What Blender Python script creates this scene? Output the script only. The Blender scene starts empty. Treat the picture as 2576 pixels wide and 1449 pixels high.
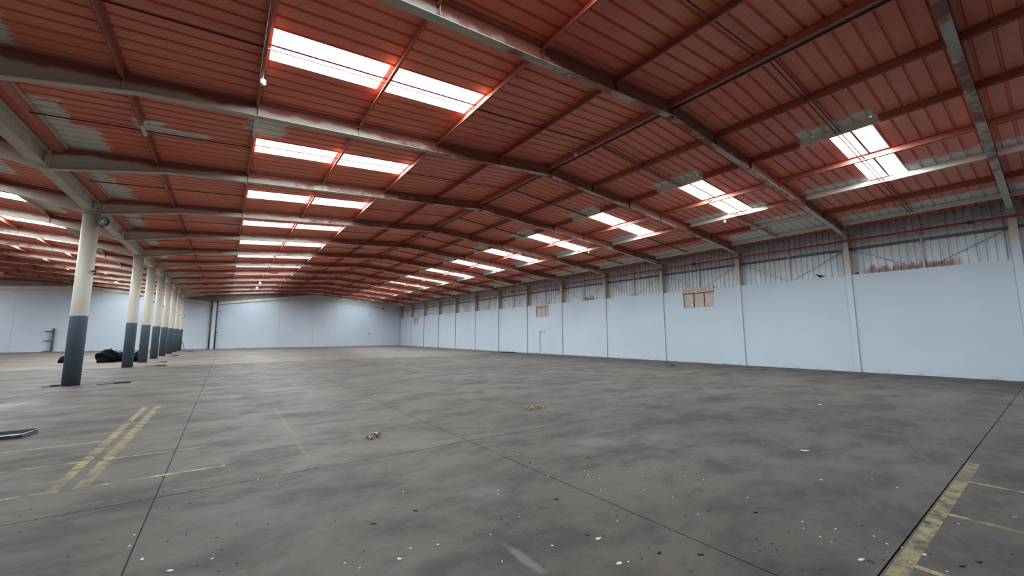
import bpy, bmesh, math, random
from mathutils import Matrix, Vector
random.seed(7)
scn = bpy.context.scene
C = scn.collection

# ------------------------------------------------------------------ camera, world, exposure
cam_d = bpy.data.cameras.new('camera')
cam_d.sensor_width = 36.0
cam_d.sensor_fit = 'HORIZONTAL'
cam_d.lens = 994.27 / 2576 * 36.0
cam_d.clip_start = 0.05
cam_d.clip_end = 300
cam = bpy.data.objects.new('camera', cam_d)
C.objects.link(cam)
_r = Vector((0.81155489, -0.58427051, -0.00257381))
_u = Vector((-0.06630666, -0.09647519, 0.99312434))
_f = Vector((0.58050158, 0.80580426, 0.11703594))
cam.matrix_world = Matrix(((_r.x, _u.x, -_f.x, 0.0), (_r.y, _u.y, -_f.y, 0.0), (_r.z, _u.z, -_f.z, 1.6), (0, 0, 0, 1)))
scn.camera = cam

world = bpy.data.worlds.new('world')
scn.world = world
world.use_nodes = True
world.node_tree.nodes['Background'].inputs[0].default_value = (0.72, 0.82, 0.95, 1)
world.node_tree.nodes['Background'].inputs[1].default_value = 1.0

SKY_EMIT = 41.0                       # daylight coming through the translucent roof lights
SKY_COL = (0.86, 0.955, 1.0)
scn.view_settings.view_transform = 'Standard'
scn.view_settings.look = 'None'
scn.view_settings.gamma = 1.0
scn.view_settings.use_curve_mapping = False
scn.view_settings.exposure = 0.0
scn.cycles.use_denoising = True
scn.cycles.max_bounces = 6
scn.cycles.diffuse_bounces = 4
scn.cycles.use_adaptive_sampling = True
scn.cycles.adaptive_threshold = 0.14
scn.cycles.caustics_reflective = False
scn.cycles.caustics_refractive = False
scn.cycles.glossy_bounces = 3

# ------------------------------------------------------------------ building dimensions (metres)
XR = 21.74            # right wall face
XG = 8.66             # ridge of the main hall
XV = -3.94            # valley / column row
XH = -16.54           # ridge of the side hall
XE = -29.1            # far side of the side hall
S = 4.5427            # frame spacing
Y0 = 0.6814
SL = 0.083            # roof pitch
ZR = 7.36             # roof sheet at the ridge
ZU = 7.00             # underside of rafter at the ridge
ZW = 4.117            # top of the white wall
YB = Y0 + 13 * S      # far end wall
YF = Y0 - 2 * S       # wall behind the camera
def fr(k): return Y0 + k * S
def zroof(x): return ZR - SL * (abs(x - XG) if x > XV else abs(x - XH))
def zund(x): return ZU - SL * (abs(x - XG) if x > XV else abs(x - XH))
ORD = ['first', 'second', 'third', 'fourth', 'fifth', 'sixth', 'seventh', 'eighth', 'ninth', 'tenth', 'eleventh', 'twelfth', 'thirteenth', 'fourteenth', 'fifteenth']

# ------------------------------------------------------------------ material helpers
class NT:
    def __init__(s, tree): s.t = tree; s.n = tree.nodes; s.l = tree.links
    def node(s, typ, **kw):
        n = s.n.new(typ)
        for k, v in kw.items(): setattr(n, k, v)
        return n
    def put(s, sock, v):
        if v is None: return
        if isinstance(v, bpy.types.NodeSocket): s.l.new(v, sock)
        else:
            if sock.type == 'RGBA' and len(v) == 3: v = (*v, 1)
            sock.default_value = v
    def m(s, op, a, b=None, c=None, clamp=False):
        n = s.node('ShaderNodeMath', operation=op, use_clamp=clamp)
        s.put(n.inputs[0], a); s.put(n.inputs[1], b); s.put(n.inputs[2], c)
        return n.outputs[0]
    def mix(s, f, a, b, blend='MIX'):
        n = s.node('ShaderNodeMix', data_type='RGBA', blend_type=blend)
        s.put(n.inputs[0], f); s.put(n.inputs[6], a); s.put(n.inputs[7], b)
        return n.outputs[2]
    def ramp(s, v, a, b, lo=0.0, hi=1.0):
        n = s.node('ShaderNodeMapRange', interpolation_type='SMOOTHSTEP')
        s.put(n.inputs[0], v); s.put(n.inputs[1], a); s.put(n.inputs[2], b); s.put(n.inputs[3], lo); s.put(n.inputs[4], hi)
        return n.outputs[0]
    def pos(s):
        return s.node('ShaderNodeNewGeometry').outputs['Position']
    def xyz(s, v):
        n = s.node('ShaderNodeSeparateXYZ'); s.put(n.inputs[0], v); return n.outputs
    def noise(s, vec, scale, detail=4, rough=0.55, stretch=None, dist=0.0):
        if stretch:
            mp = s.node('ShaderNodeVectorMath', operation='MULTIPLY'); s.put(mp.inputs[0], vec); mp.inputs[1].default_value = stretch; vec = mp.outputs[0]
        n = s.node('ShaderNodeTexNoise'); s.put(n.inputs['Vector'], vec)
        n.inputs['Scale'].default_value = scale; n.inputs['Detail'].default_value = detail; n.inputs['Roughness'].default_value = rough; n.inputs['Distortion'].default_value = dist
        return n.outputs[0]

def mat_new(name):
    m = bpy.data.materials.new(name); m.use_nodes = True
    nt = NT(m.node_tree)
    b = nt.n['Principled BSDF']
    return m, nt, b

def simple(name, col, rough=0.6, metal=0.0, var=0.12, scale=3.0, bump=0.0, spec=0.5):
    m, nt, b = mat_new(name)
    p = nt.pos()
    f = nt.noise(p, scale)
    c = nt.mix(nt.ramp(f, 0.3, 0.7), tuple(x * (1 - var) for x in col), tuple(min(1, x * (1 + var)) for x in col))
    nt.put(b.inputs['Base Color'], c)
    b.inputs['Roughness'].default_value = rough
    b.inputs['Metallic'].default_value = metal
    b.inputs['Specular IOR Level'].default_value = spec
    if bump:
        bp = nt.node('ShaderNodeBump'); bp.inputs['Strength'].default_value = bump; bp.inputs['Distance'].default_value = 0.02
        nt.put(bp.inputs['Height'], nt.noise(p, scale * 8)); nt.put(b.inputs['Normal'], bp.outputs[0])
    return m

# ---- pale overspray left on the painted roof: one mask in metres, shared by sheets, purlins and rafters
PATCH_PERIODIC = [   # x0, x1, local y0, y1 inside each bay
    (12.42, 13.0, 1.5, 3.2), (16.62, 17.2, 2.6, 4.4), (20.42, 21.25, 0.2, 4.4),
    (-4.2, -3.15, 1.9, 4.5), (0.1, 0.62, 0.1, 0.8), (-6.2, -5.4, 1.3, 3.9),
]
PATCH_ONCE = [       # x0, x1, y0, y1
    (18.75, 21.25, fr(1) + 0.15, fr(1) + 2.1), (20.0, 21.25, fr(1) + 2.0, fr(1) + 4.2), (18.72, 19.3, fr(1) + 0.3, fr(1) + 2.6),
    (16.5, 17.2, fr(0) - 3.0, fr(0) + 2.1), (16.6, 17.2, fr(1) + 1.2, fr(1) + 1.9),
    (20.3, 21.25, fr(0) - 4, fr(0) + 2.2),
    (-2.0, -0.65, fr(2) + 2.3, fr(2) + 2.62), (-2.0, -1.5, fr(2) + 2.0, fr(2) + 2.5), (0.1, 0.85, fr(2) + 0.6, fr(2) + 1.65),
    (-3.6, -2.75, fr(2) + 3.0, fr(2) + 4.45), (-3.6, -2.9, fr(3) + 3.0, fr(3) + 4.45),
]
def make_overspray(name, per, once):
    g = bpy.data.node_groups.new(name, 'ShaderNodeTree')
    g.interface.new_socket('Mask', in_out='OUTPUT', socket_type='NodeSocketFloat')
    nt = NT(g)
    out = nt.node('NodeGroupOutput')
    p = nt.pos(); x, y, z = nt.xyz(p)[0:3]
    yl = nt.m('FLOORED_MODULO', nt.m('SUBTRACT', y, Y0), S)
    d = None
    for lst, yy in ((per, yl), (once, y)):
        for x0, x1, a, b in lst:
            dx = nt.m('SUBTRACT', nt.m('ABSOLUTE', nt.m('SUBTRACT', x, (x0 + x1) / 2)), (x1 - x0) / 2)
            dy = nt.m('SUBTRACT', nt.m('ABSOLUTE', nt.m('SUBTRACT', yy, (a + b) / 2)), (b - a) / 2)
            e = nt.m('MAXIMUM', dx, dy)
            d = e if d is None else nt.m('MINIMUM', d, e)
    n1 = nt.noise(p, 1.0, 4, 0.7, (1.2, 3.4, 1.0))
    dd = nt.m('ADD', d, nt.m('MULTIPLY', nt.m('SUBTRACT', n1, 0.5), 0.75))
    nt.l.new(nt.ramp(dd, 0.05, -0.03), out.inputs[0])
    return g
PALE = (0.80, 0.78, 0.70)
def zone(lst, lo, hi): return [q for q in lst if q[0] >= lo and q[1] <= hi]
ZONES = {'R': (XG, 30), 'L': (-4.5, XG), 'S': (-20, -4.5)}
G_OVER = {}
for zk, (lo, hi) in ZONES.items():
    G_OVER[zk] = make_overspray('overspray_near_' + zk, zone(PATCH_PERIODIC, lo, hi), zone(PATCH_ONCE, lo, hi))
    G_OVER[zk + 'f'] = make_overspray('overspray_far_' + zk, zone(PATCH_PERIODIC, lo, hi), [])
def over(nt, zk):
    n = nt.node('ShaderNodeGroup'); n.node_tree = G_OVER[zk]; return n.outputs[0]

def make_roof_red(name, zk, dark=1.0):
    m, nt, b = mat_new(name)
    p = nt.pos()
    k = dark
    c = nt.mix(nt.ramp(nt.noise(p, 0.35, 2), 0.35, 0.65), (0.86 * k, 0.235 * k, 0.155 * k), (0.92 * k, 0.295 * k, 0.185 * k))
    c = nt.mix(nt.ramp(nt.noise(p, 2.0, 3, 0.6, (0.5, 2.0, 1.0)), 0.45, 0.8, 0, 0.35), c, (0.52 * k, 0.13 * k, 0.085 * k))
    if zk: c = nt.mix(over(nt, zk), c, PALE)
    nt.put(b.inputs['Base Color'], c)
    b.inputs['Roughness'].default_value = 0.5
    b.inputs['Specular IOR Level'].default_value = 0.55
    return m
M = {}
for zk in G_OVER: M['roof' + zk] = make_roof_red('rust_red_roof_paint_' + zk, zk)
M['roof'] = make_roof_red('rust_red_roof_paint', None)
for zk in ('R', 'L', 'S'): M['purlin' + zk] = make_roof_red('rust_red_steel_' + zk, zk, 0.5)
M['purlin'] = make_roof_red('rust_red_steel', None, 0.6)
M['gutter'] = make_roof_red('rust_red_gutter', None, 0.7)

def make_rafter(name, creamness, over_top):
    m, nt, b = mat_new(name)
    p = nt.pos(); x, y, z = nt.xyz(p)[0:3]
    red = nt.mix(nt.noise(p, 3.0, 2), (0.27, 0.085, 0.055), (0.40, 0.145, 0.095))
    cream = nt.mix(nt.noise(p, 1.6, 2), (0.50, 0.46, 0.39), (0.74, 0.70, 0.61))
    near_v = nt.ramp(nt.m('ABSOLUTE', nt.m('SUBTRACT', x, -3.0)), 10.5, 2.0)      # paler steel towards the column row
    near_w = nt.ramp(x, 16.0, 21.5, 0.0, 0.5)
    k = nt.m('ADD', nt.m('ADD', near_v, near_w), creamness)
    f = nt.ramp(nt.m('ADD', nt.noise(p, 0.9, 4, 0.65), nt.m('MULTIPLY', k, 0.40)), 0.54, 0.70)
    if over_top:      # roof paint has drifted on to the upper part of the web
        dx = nt.m('MINIMUM', nt.m('ABSOLUTE', nt.m('SUBTRACT', x, XG)), nt.m('ABSOLUTE', nt.m('SUBTRACT', x, XH)))
        t = nt.m('ADD', nt.m('SUBTRACT', z, ZU), nt.m('MULTIPLY', dx, SL))
        t = nt.m('ADD', t, nt.m('MULTIPLY', nt.m('SUBTRACT', nt.noise(p, 1.7, 3), 0.5), 0.25))
        f = nt.m('MULTIPLY', f, nt.ramp(t, 0.20, 0.10))
    nt.put(b.inputs['Base Color'], nt.mix(f, red, cream))
    b.inputs['Roughness'].default_value = 0.6
    return m
M['web'] = make_rafter('rafter_web_paint', -0.1, True)
M['flange'] = make_rafter('rafter_flange_paint', 0.28, False)
M['cream_steel'] = simple('cream_painted_steel', (0.60, 0.555, 0.47), 0.55, var=0.15, scale=2.2)
M['dark_steel'] = simple('dark_grey_steel', (0.06, 0.062, 0.066), 0.5, var=0.25)
M['black'] = simple('black_plastic', (0.012, 0.012, 0.014), 0.45, var=0.3, scale=20)
M['gable'] = simple('dim_grey_gable_sheet', (0.22, 0.19, 0.18), 0.65, var=0.2, scale=0.8)
M['white_plastic'] = simple('white_plastic', (0.75, 0.75, 0.72), 0.45, var=0.05)
M['red_pipe'] = simple('red_pipe_paint', (0.55, 0.05, 0.075), 0.45, var=0.2)
M['conduit'] = simple('pale_conduit', (0.40, 0.43, 0.45), 0.5, var=0.12)
M['rod'] = simple('dark_rod_steel', (0.11, 0.10, 0.10), 0.5)
M['tie'] = simple('dark_red_tie_steel', (0.13, 0.03, 0.024), 0.55)
M['bag'] = simple('black_bin_bag', (0.004, 0.004, 0.005), 0.8, var=0.3, scale=8, spec=0.1)
M['board'] = simple('dark_plate', (0.04, 0.042, 0.046), 0.7, var=0.25, spec=0.2)
M['chip_dark'] = simple('dark_rust_flake', (0.010, 0.009, 0.008), 0.7, var=0.4, scale=30)
M['chip_white'] = simple('pale_paint_flake', (0.46, 0.45, 0.41), 0.6, var=0.2, scale=30)
M['chip_brown'] = simple('tan_crumb', (0.22, 0.165, 0.11), 0.7, var=0.5, scale=60)

def make_white_wall():
    m, nt, b = mat_new('white_wall_paint')
    p = nt.pos(); z = nt.xyz(p)[2]
    c = nt.mix(nt.ramp(nt.noise(p, 0.25, 3), 0.35, 0.65), (0.455, 0.535, 0.61), (0.50, 0.575, 0.65))
    c = nt.mix(nt.ramp(nt.noise(p, 0.9, 5, 0.6, (1, 1, 0.18)), 0.52, 0.85, 0, 0.25), c, (0.47, 0.51, 0.535))
    c = nt.mix(nt.m('MULTIPLY', nt.ramp(z, 0.16, 0.0), nt.ramp(nt.noise(p, 2.2), 0.45, 0.75)), c, (0.33, 0.32, 0.31))
    nt.put(b.inputs['Base Color'], c)
    b.inputs['Roughness'].default_value = 0.5
    b.inputs['Specular IOR Level'].default_value = 0.35
    return m
M['wall'] = make_white_wall()

def make_wall_column():
    m, nt, b = mat_new('wall_column_paint')
    p = nt.pos(); x, y, z = nt.xyz(p)[0:3]
    cream = nt.mix(nt.noise(p, 2.0), (0.46, 0.42, 0.34), (0.56, 0.53, 0.45))
    near = nt.ramp(y, 3.0, 2.0)
    lim = nt.m('ADD', nt.m('ADD', 4.18, nt.m('MULTIPLY', near, 0.55)), nt.m('MULTIPLY', nt.noise(p, 6.0), 0.06))
    nt.put(b.inputs['Base Color'], nt.mix(nt.ramp(nt.m('SUBTRACT', z, lim), -0.01, 0.01), (0.47, 0.545, 0.615), cream))
    b.inputs['Roughness'].default_value = 0.5
    return m
M['wall_column'] = make_wall_column()

def make_column():
    m, nt, b = mat_new('round_column_paint')
    p = nt.pos(); x, y, z = nt.xyz(p)[0:3]
    cream = nt.mix(nt.ramp(nt.noise(p, 1.4, 4, 0.6, (2, 2, 0.35)), 0.35, 0.7), (0.42, 0.38, 0.305), (0.54, 0.505, 0.425))
    grey = nt.mix(nt.noise(p, 1.8), (0.045, 0.07, 0.092), (0.06, 0.088, 0.113))
    lim = nt.m('ADD', 2.22, nt.m('MULTIPLY', nt.noise(p, 5.0), 0.04))
    nt.put(b.inputs['Base Color'], nt.mix(nt.ramp(nt.m('SUBTRACT', z, lim), -0.008, 0.008), grey, cream))
    b.inputs['Roughness'].default_value = 0.5
    return m
M['column'] = make_column()

def make_cladding():
    m, nt, b = mat_new('galvanised_cladding')
    p = nt.pos(); x, y, z = nt.xyz(p)[0:3]
    c = nt.mix(nt.ramp(nt.noise(p, 1.0, 4, 0.6, (1, 2.5, 0.5)), 0.3, 0.7), (0.52, 0.59, 0.62), (0.68, 0.76, 0.79))
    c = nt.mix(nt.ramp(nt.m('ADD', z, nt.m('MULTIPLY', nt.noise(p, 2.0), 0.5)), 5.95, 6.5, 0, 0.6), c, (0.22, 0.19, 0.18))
    r = None
    for yc, hw in ((3.4, 1.35), (20.7, 0.55)):
        e = nt.m('SUBTRACT', nt.m('ABSOLUTE', nt.m('SUBTRACT', y, yc)), hw)
        e = nt.ramp(e, 0.25, -0.25)
        r = e if r is None else nt.m('MAXIMUM', r, e)
    low = nt.ramp(nt.m('ADD', z, nt.m('MULTIPLY', nt.noise(p, 1.0, 4, 0.6, (1, 5, 1.2)), 0.9)), 4.95, 4.72)
    c = nt.mix(nt.m('MULTIPLY', nt.m('MULTIPLY', r, low), 0.85), c, (0.24, 0.10, 0.05))
    nt.put(b.inputs['Base Color'], c)
    b.inputs['Metallic'].default_value = 0.0
    b.inputs['Roughness'].default_value = 0.5
    return m
M['clad'] = make_cladding()

def make_osb():
    m, nt, b = mat_new('osb_board')
    p = nt.pos()
    v = nt.node('ShaderNodeTexVoronoi'); mp = nt.node('ShaderNodeVectorMath', operation='MULTIPLY')
    nt.put(mp.inputs[0], p); mp.inputs[1].default_value = (14, 26, 11); nt.l.new(mp.outputs[0], v.inputs['Vector']); v.inputs['Scale'].default_value = 1.0
    g = nt.xyz(v.outputs['Color'])[0]
    c = nt.mix(g, (0.36, 0.28, 0.24), (0.60, 0.50, 0.44))
    c = nt.mix(nt.ramp(nt.noise(p, 9), 0.4, 0.7, 0, 0.5), c, (0.48, 0.38, 0.33))
    nt.put(b.inputs['Base Color'], c)
    b.inputs['Roughness'].default_value = 0.7
    return m
M['osb'] = make_osb()

# stains and worn patches on the concrete, plus a painted floor sheen by the column row: x, y, rx, ry, darken(-)/lighten(+)
STAINS_SHEEN = [(1.28, 2.72, 0.17, 0.12, -0.5), (2.2, 3.35, 0.14, 0.09, -0.35), (1.85, 2.45, 0.06, 0.32, 0.5), (4.6, 4.2, 0.35, 0.3, 0.28),
          (5.6, 3.85, 0.75, 0.16, 0.2), (9.2, 3.5, 0.9, 0.4, -0.22), (-4.3, 14.2, 1.1, 0.75, 0.75), (-4.6, 15.8, 1.3, 0.55, -0.35),
          (5.6, 1.6, 0.5, 0.4, -0.25), (-0.3, 6.9, 0.4, 0.25, -0.2), (-0.7, 5.75, 0.35, 0.22, -0.28), (2.25, 3.55, 0.3, 0.25, 0.2),
          (7.2, 0.3, 0.9, 0.4, -0.3), (3.5, 0.35, 0.8, 0.4, -0.25), (19.5, 0.8, 2.4, 0.35, -0.35)]
def make_floor(stains_sheen, tone):
    m, nt, b = mat_new('worn_concrete')
    p = nt.pos(); x, y, z = nt.xyz(p)[0:3]
    big = nt.noise(p, 0.22, 4, 0.65, dist=0.2)
    mid = nt.noise(p, 0.9, 6, 0.72, (0.8, 1.4, 1), dist=0.25)
    fine = nt.noise(p, 9, 3, 0.7)
    c = nt.mix(nt.ramp(big, 0.3, 0.7), (0.142, 0.119, 0.099), (0.208, 0.175, 0.147))
    c = nt.mix(nt.ramp(mid, 0.44, 0.66, 0, 0.8), c, (0.090, 0.081, 0.072))
    c = nt.mix(nt.ramp(nt.noise(p, 0.5, 5, 0.6, (0.6, 2.0, 1)), 0.52, 0.75, 0, 0.65), c, (0.235, 0.208, 0.182))
    c = nt.mix(nt.ramp(nt.noise(p, 1.3, 4, 0.6), 0.6, 0.85, 0, 0.4), c, (0.17, 0.143, 0.12))
    c = nt.mix(nt.ramp(fine, 0.55, 0.8, 0, 0.35), c, (0.095, 0.091, 0.087))
    c = nt.mix(nt.ramp(nt.noise(p, 3.2, 4, 0.7, (0.7, 1.5, 1)), 0.54, 0.70, 0, 0.55), c, (0.078, 0.070, 0.062))
    for sx, sy, rx, ry, k in stains_sheen:
        vx = nt.m('DIVIDE', nt.m('SUBTRACT', x, sx), rx); vy = nt.m('DIVIDE', nt.m('SUBTRACT', y, sy), ry)
        d = nt.m('SQRT', nt.m('ADD', nt.m('MULTIPLY', vx, vx), nt.m('MULTIPLY', vy, vy)))
        d = nt.m('ADD', d, nt.m('MULTIPLY', nt.m('SUBTRACT', mid, 0.5), 1.6))
        c = nt.mix(nt.ramp(d, 1.1, 0.45, 0, abs(k)), c, (0.06, 0.056, 0.052) if k < 0 else (0.36, 0.355, 0.34))
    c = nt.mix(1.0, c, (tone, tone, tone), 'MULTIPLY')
    nt.put(b.inputs['Base Color'], c)
    nt.put(b.inputs['Roughness'], nt.ramp(mid, 0.3, 0.7, 0.6, 0.8))
    b.inputs['Specular IOR Level'].default_value = 0.2
    bp = nt.node('ShaderNodeBump'); bp.inputs['Strength'].default_value = 0.12; bp.inputs['Distance'].default_value = 0.01
    nt.put(bp.inputs['Height'], fine); nt.put(b.inputs['Normal'], bp.outputs[0])
    return m
M['joint'] = simple('dark_joint_filler', (0.045, 0.042, 0.04), 0.8)

def make_yellow(name, k):
    m, nt, b = mat_new(name)
    p = nt.pos()
    b.inputs['Base Color'].default_value = (0.33, 0.275, 0.125, 1)
    b.inputs['Roughness'].default_value = 0.6
    a = nt.m('MULTIPLY', nt.ramp(nt.noise(p, 7, 5, 0.7), 0.36, 0.62), nt.ramp(nt.noise(p, 1.1, 3), 0.3, 0.6, 0.2, 0.56))
    nt.put(b.inputs['Alpha'], nt.m('MULTIPLY', a, k))
    return m
M['yellow'] = make_yellow('worn_yellow_paint', 1.0)
M['yellow_faint'] = make_yellow('faint_yellow_paint', 0.22)
M['yellow_thin'] = make_yellow('thin_yellow_paint', 1.5)

def make_skylight(name, k):
    m, nt, b = mat_new(name)
    e = nt.node('ShaderNodeEmission'); e.inputs[0].default_value = (*SKY_COL, 1); e.inputs[1].default_value = SKY_EMIT * k
    nt.l.new(e.outputs[0], nt.n['Material Output'].inputs[0])
    return m
M['sky'] = make_skylight('daylit_roof_light', 1.0)
M['sky_dim'] = make_skylight('dimmed_daylit_roof_light', 0.42)     # last bay's glow turned down so the end wall is not overlit
M['lamp'] = simple('white_lamp', (0.8, 0.8, 0.78), 0.4)
def make_glow():
    m, nt, b = mat_new('lit_lamp')
    e = nt.node('ShaderNodeEmission'); e.inputs[0].default_value = (1, 0.97, 0.9, 1); e.inputs[1].default_value = 4
    nt.l.new(e.outputs[0], nt.n['Material Output'].inputs[0])
    return m
M['glow'] = make_glow()
M['tray_in'] = simple('bright_zinc', (0.55, 0.60, 0.62), 0.3, metal=0.3, var=0.1, scale=8)

# ------------------------------------------------------------------ object helpers
def tag(o, label=None, cat=None, group=None, kind=None):
    if label: o['label'] = label
    if cat: o['category'] = cat
    if group: o['group'] = group
    if kind: o['kind'] = kind
    return o
def empty(name, loc=(0, 0, 0), **kw):
    o = bpy.data.objects.new(name, None); o.empty_display_size = 0.2; o.location = loc; C.objects.link(o); return tag(o, **kw)
def link(name, me, parent=None, loc=None, rot=None, scale=None, **kw):
    o = bpy.data.objects.new(name, me); C.objects.link(o)
    if loc is not None: o.location = loc
    if rot is not None: o.rotation_euler = rot
    if scale is not None: o.scale = scale
    if parent is not None: o.parent = parent
    return tag(o, **kw)
def mesh(name, V, F, mat, smooth=False):
    me = bpy.data.meshes.new(name); me.from_pydata(V, [], F); me.update()
    bm = bmesh.new(); bm.from_mesh(me); bmesh.ops.recalc_face_normals(bm, faces=bm.faces); bm.to_mesh(me); bm.free()
    me.materials.append(M[mat] if isinstance(mat, str) else mat)
    if smooth:
        for p in me.polygons: p.use_smooth = True
    return me
class MB:
    def __init__(s): s.v = []; s.f = []
    def box(s, a, b):
        n = len(s.v); (x0, y0, z0), (x1, y1, z1) = a, b
        s.v += [(x0, y0, z0), (x1, y0, z0), (x1, y1, z0), (x0, y1, z0), (x0, y0, z1), (x1, y0, z1), (x1, y1, z1), (x0, y1, z1)]
        s.f += [tuple(n + i for i in q) for q in ((0, 3, 2, 1), (4, 5, 6, 7), (0, 1, 5, 4), (1, 2, 6, 5), (2, 3, 7, 6), (3, 0, 4, 7))]
        return s
    def prism(s, poly, axis, a, b):
        """poly is a list of 2-D points; extruded along axis from a to b (x: (y,z), y: (x,z), z: (x,y))"""
        n = len(s.v); k = len(poly)
        for t in (a, b):
            for p, q in poly:
                s.v.append({'x': (t, p, q), 'y': (p, t, q), 'z': (p, q, t)}[axis])
        s.f.append(tuple(n + i for i in range(k))); s.f.append(tuple(n + k + i for i in reversed(range(k))))
        for i in range(k):
            j = (i + 1) % k; s.f.append((n + i, n + k + i, n + k + j, n + j))
        return s
    def tube(s, pts, r, seg=8, caps=True):
        pts = [Vector(p) for p in pts]; n0 = len(s.v); rings = []
        for i, p in enumerate(pts):
            t = (pts[min(i + 1, len(pts) - 1)] - pts[max(i - 1, 0)]).normalized()
            a = t.cross(Vector((0, 0, 1)))
            if a.length < 1e-3: a = Vector((1, 0, 0))
            a.normalize(); b = t.cross(a); rr = r[i] if isinstance(r, (list, tuple)) else r
            rings.append(len(s.v))
            for q in range(seg):
                an = 2 * math.pi * q / seg
                s.v.append(tuple(p + (a * math.cos(an) + b * math.sin(an)) * rr))
        for i in range(len(pts) - 1):
            for q in range(seg):
                w = (q + 1) % seg
                s.f.append((rings[i] + q, rings[i + 1] + q, rings[i + 1] + w, rings[i] + w))
        if caps:
            s.f.append(tuple(rings[0] + q for q in range(seg))); s.f.append(tuple(rings[-1] + q for q in reversed(range(seg))))
        return s
    def lathe(s, prof, seg=20, c=(0, 0, 0)):
        n = len(s.v); k = len(prof)
        for q in range(seg):
            a = 2 * math.pi * q / seg
            for r, z in prof: s.v.append((c[0] + r * math.cos(a), c[1] + r * math.sin(a), c[2] + z))
        for q in range(seg):
            w = (q + 1) % seg
            for i in range(k - 1): s.f.append((n + q * k + i, n + w * k + i, n + w * k + i + 1, n + q * k + i + 1))
        s.f.append(tuple(n + q * k for q in range(seg))); s.f.append(tuple(n + q * k + k - 1 for q in reversed(range(seg))))
        return s
    def me(s, name, mat, smooth=False): return mesh(name, s.v, s.f, mat, smooth)
    def obj(s, name, mat, parent=None, smooth=False, **kw): return link(name, s.me(name, mat, smooth), parent, **kw)

# ------------------------------------------------------------------ floor
floor = empty('floor', kind='structure')
MB().box((XE, YF - 0.3, -0.3), (XR + 0.4, YB + 0.3, -0.02)).obj('sub_base', 'joint', floor)
xs = [XE, -16.5, XV, -0.46, 3.09, XR + 0.4]
ys = [YF - 0.3, 0.88, 5.43, 28.1, 50.8, YB + 0.3]
G = 0.0055
FM = {}
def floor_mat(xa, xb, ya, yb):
    st = tuple(q for q in STAINS_SHEEN if q[0] + 2 * q[2] > xa and q[0] - 2 * q[2] < xb and q[1] + 2 * q[3] > ya and q[1] - 2 * q[3] < yb)
    tone = 0.44 if yb < 6 else (0.50 if yb < 29 else 0.84)      # nearer slabs darker: dirt, plus dim foreground light painted into the tone
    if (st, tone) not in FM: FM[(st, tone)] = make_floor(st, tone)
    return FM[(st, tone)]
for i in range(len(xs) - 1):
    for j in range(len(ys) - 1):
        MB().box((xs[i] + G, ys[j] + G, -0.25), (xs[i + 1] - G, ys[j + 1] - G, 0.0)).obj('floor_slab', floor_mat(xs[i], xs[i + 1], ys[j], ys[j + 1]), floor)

# ------------------------------------------------------------------ roof sheets and roof lights
PITCH = S / 5
def sheet_mesh(xa, xb, mat, name='roof_sheet'):
    prof = []
    w = PITCH / 3
    for i in range(3):
        prof += [(i * w, 0), (i * w + w - 0.075, 0), (i * w + w - 0.06, 0.046), (i * w + w - 0.022, 0.046), (i * w + w - 0.007, 0)]
    prof.append((PITCH + 0.02, 0))
    V = []
    for x in (xa, xb):
        for y, z in prof: V.append((x, y, zroof(x) + z))
    k = len(prof)
    return mesh(name, V, [(i, i + 1, k + i + 1, k + i) for i in range(k - 1)], mat)
def pane_mesh(xa, xb, mat='sky'):
    ya, yb = -0.004, PITCH + 0.004
    return mesh('pane', [(xa, ya, zroof(xa) + 0.004), (xb, ya, zroof(xb) + 0.004), (xb, yb, zroof(xb) + 0.004), (xa, yb, zroof(xa) + 0.004)], [(0, 1, 2, 3)], mat)
def bar_mesh(xa, xb):
    return MB().prism([(xa, zroof(xa) - 0.012), (xb, zroof(xb) - 0.012), (xb, zroof(xb) + 0.003), (xa, zroof(xa) + 0.003)], 'y', PITCH * 0.46, PITCH * 0.46 + 0.05).me('glazing_bar', 'tie')

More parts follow.
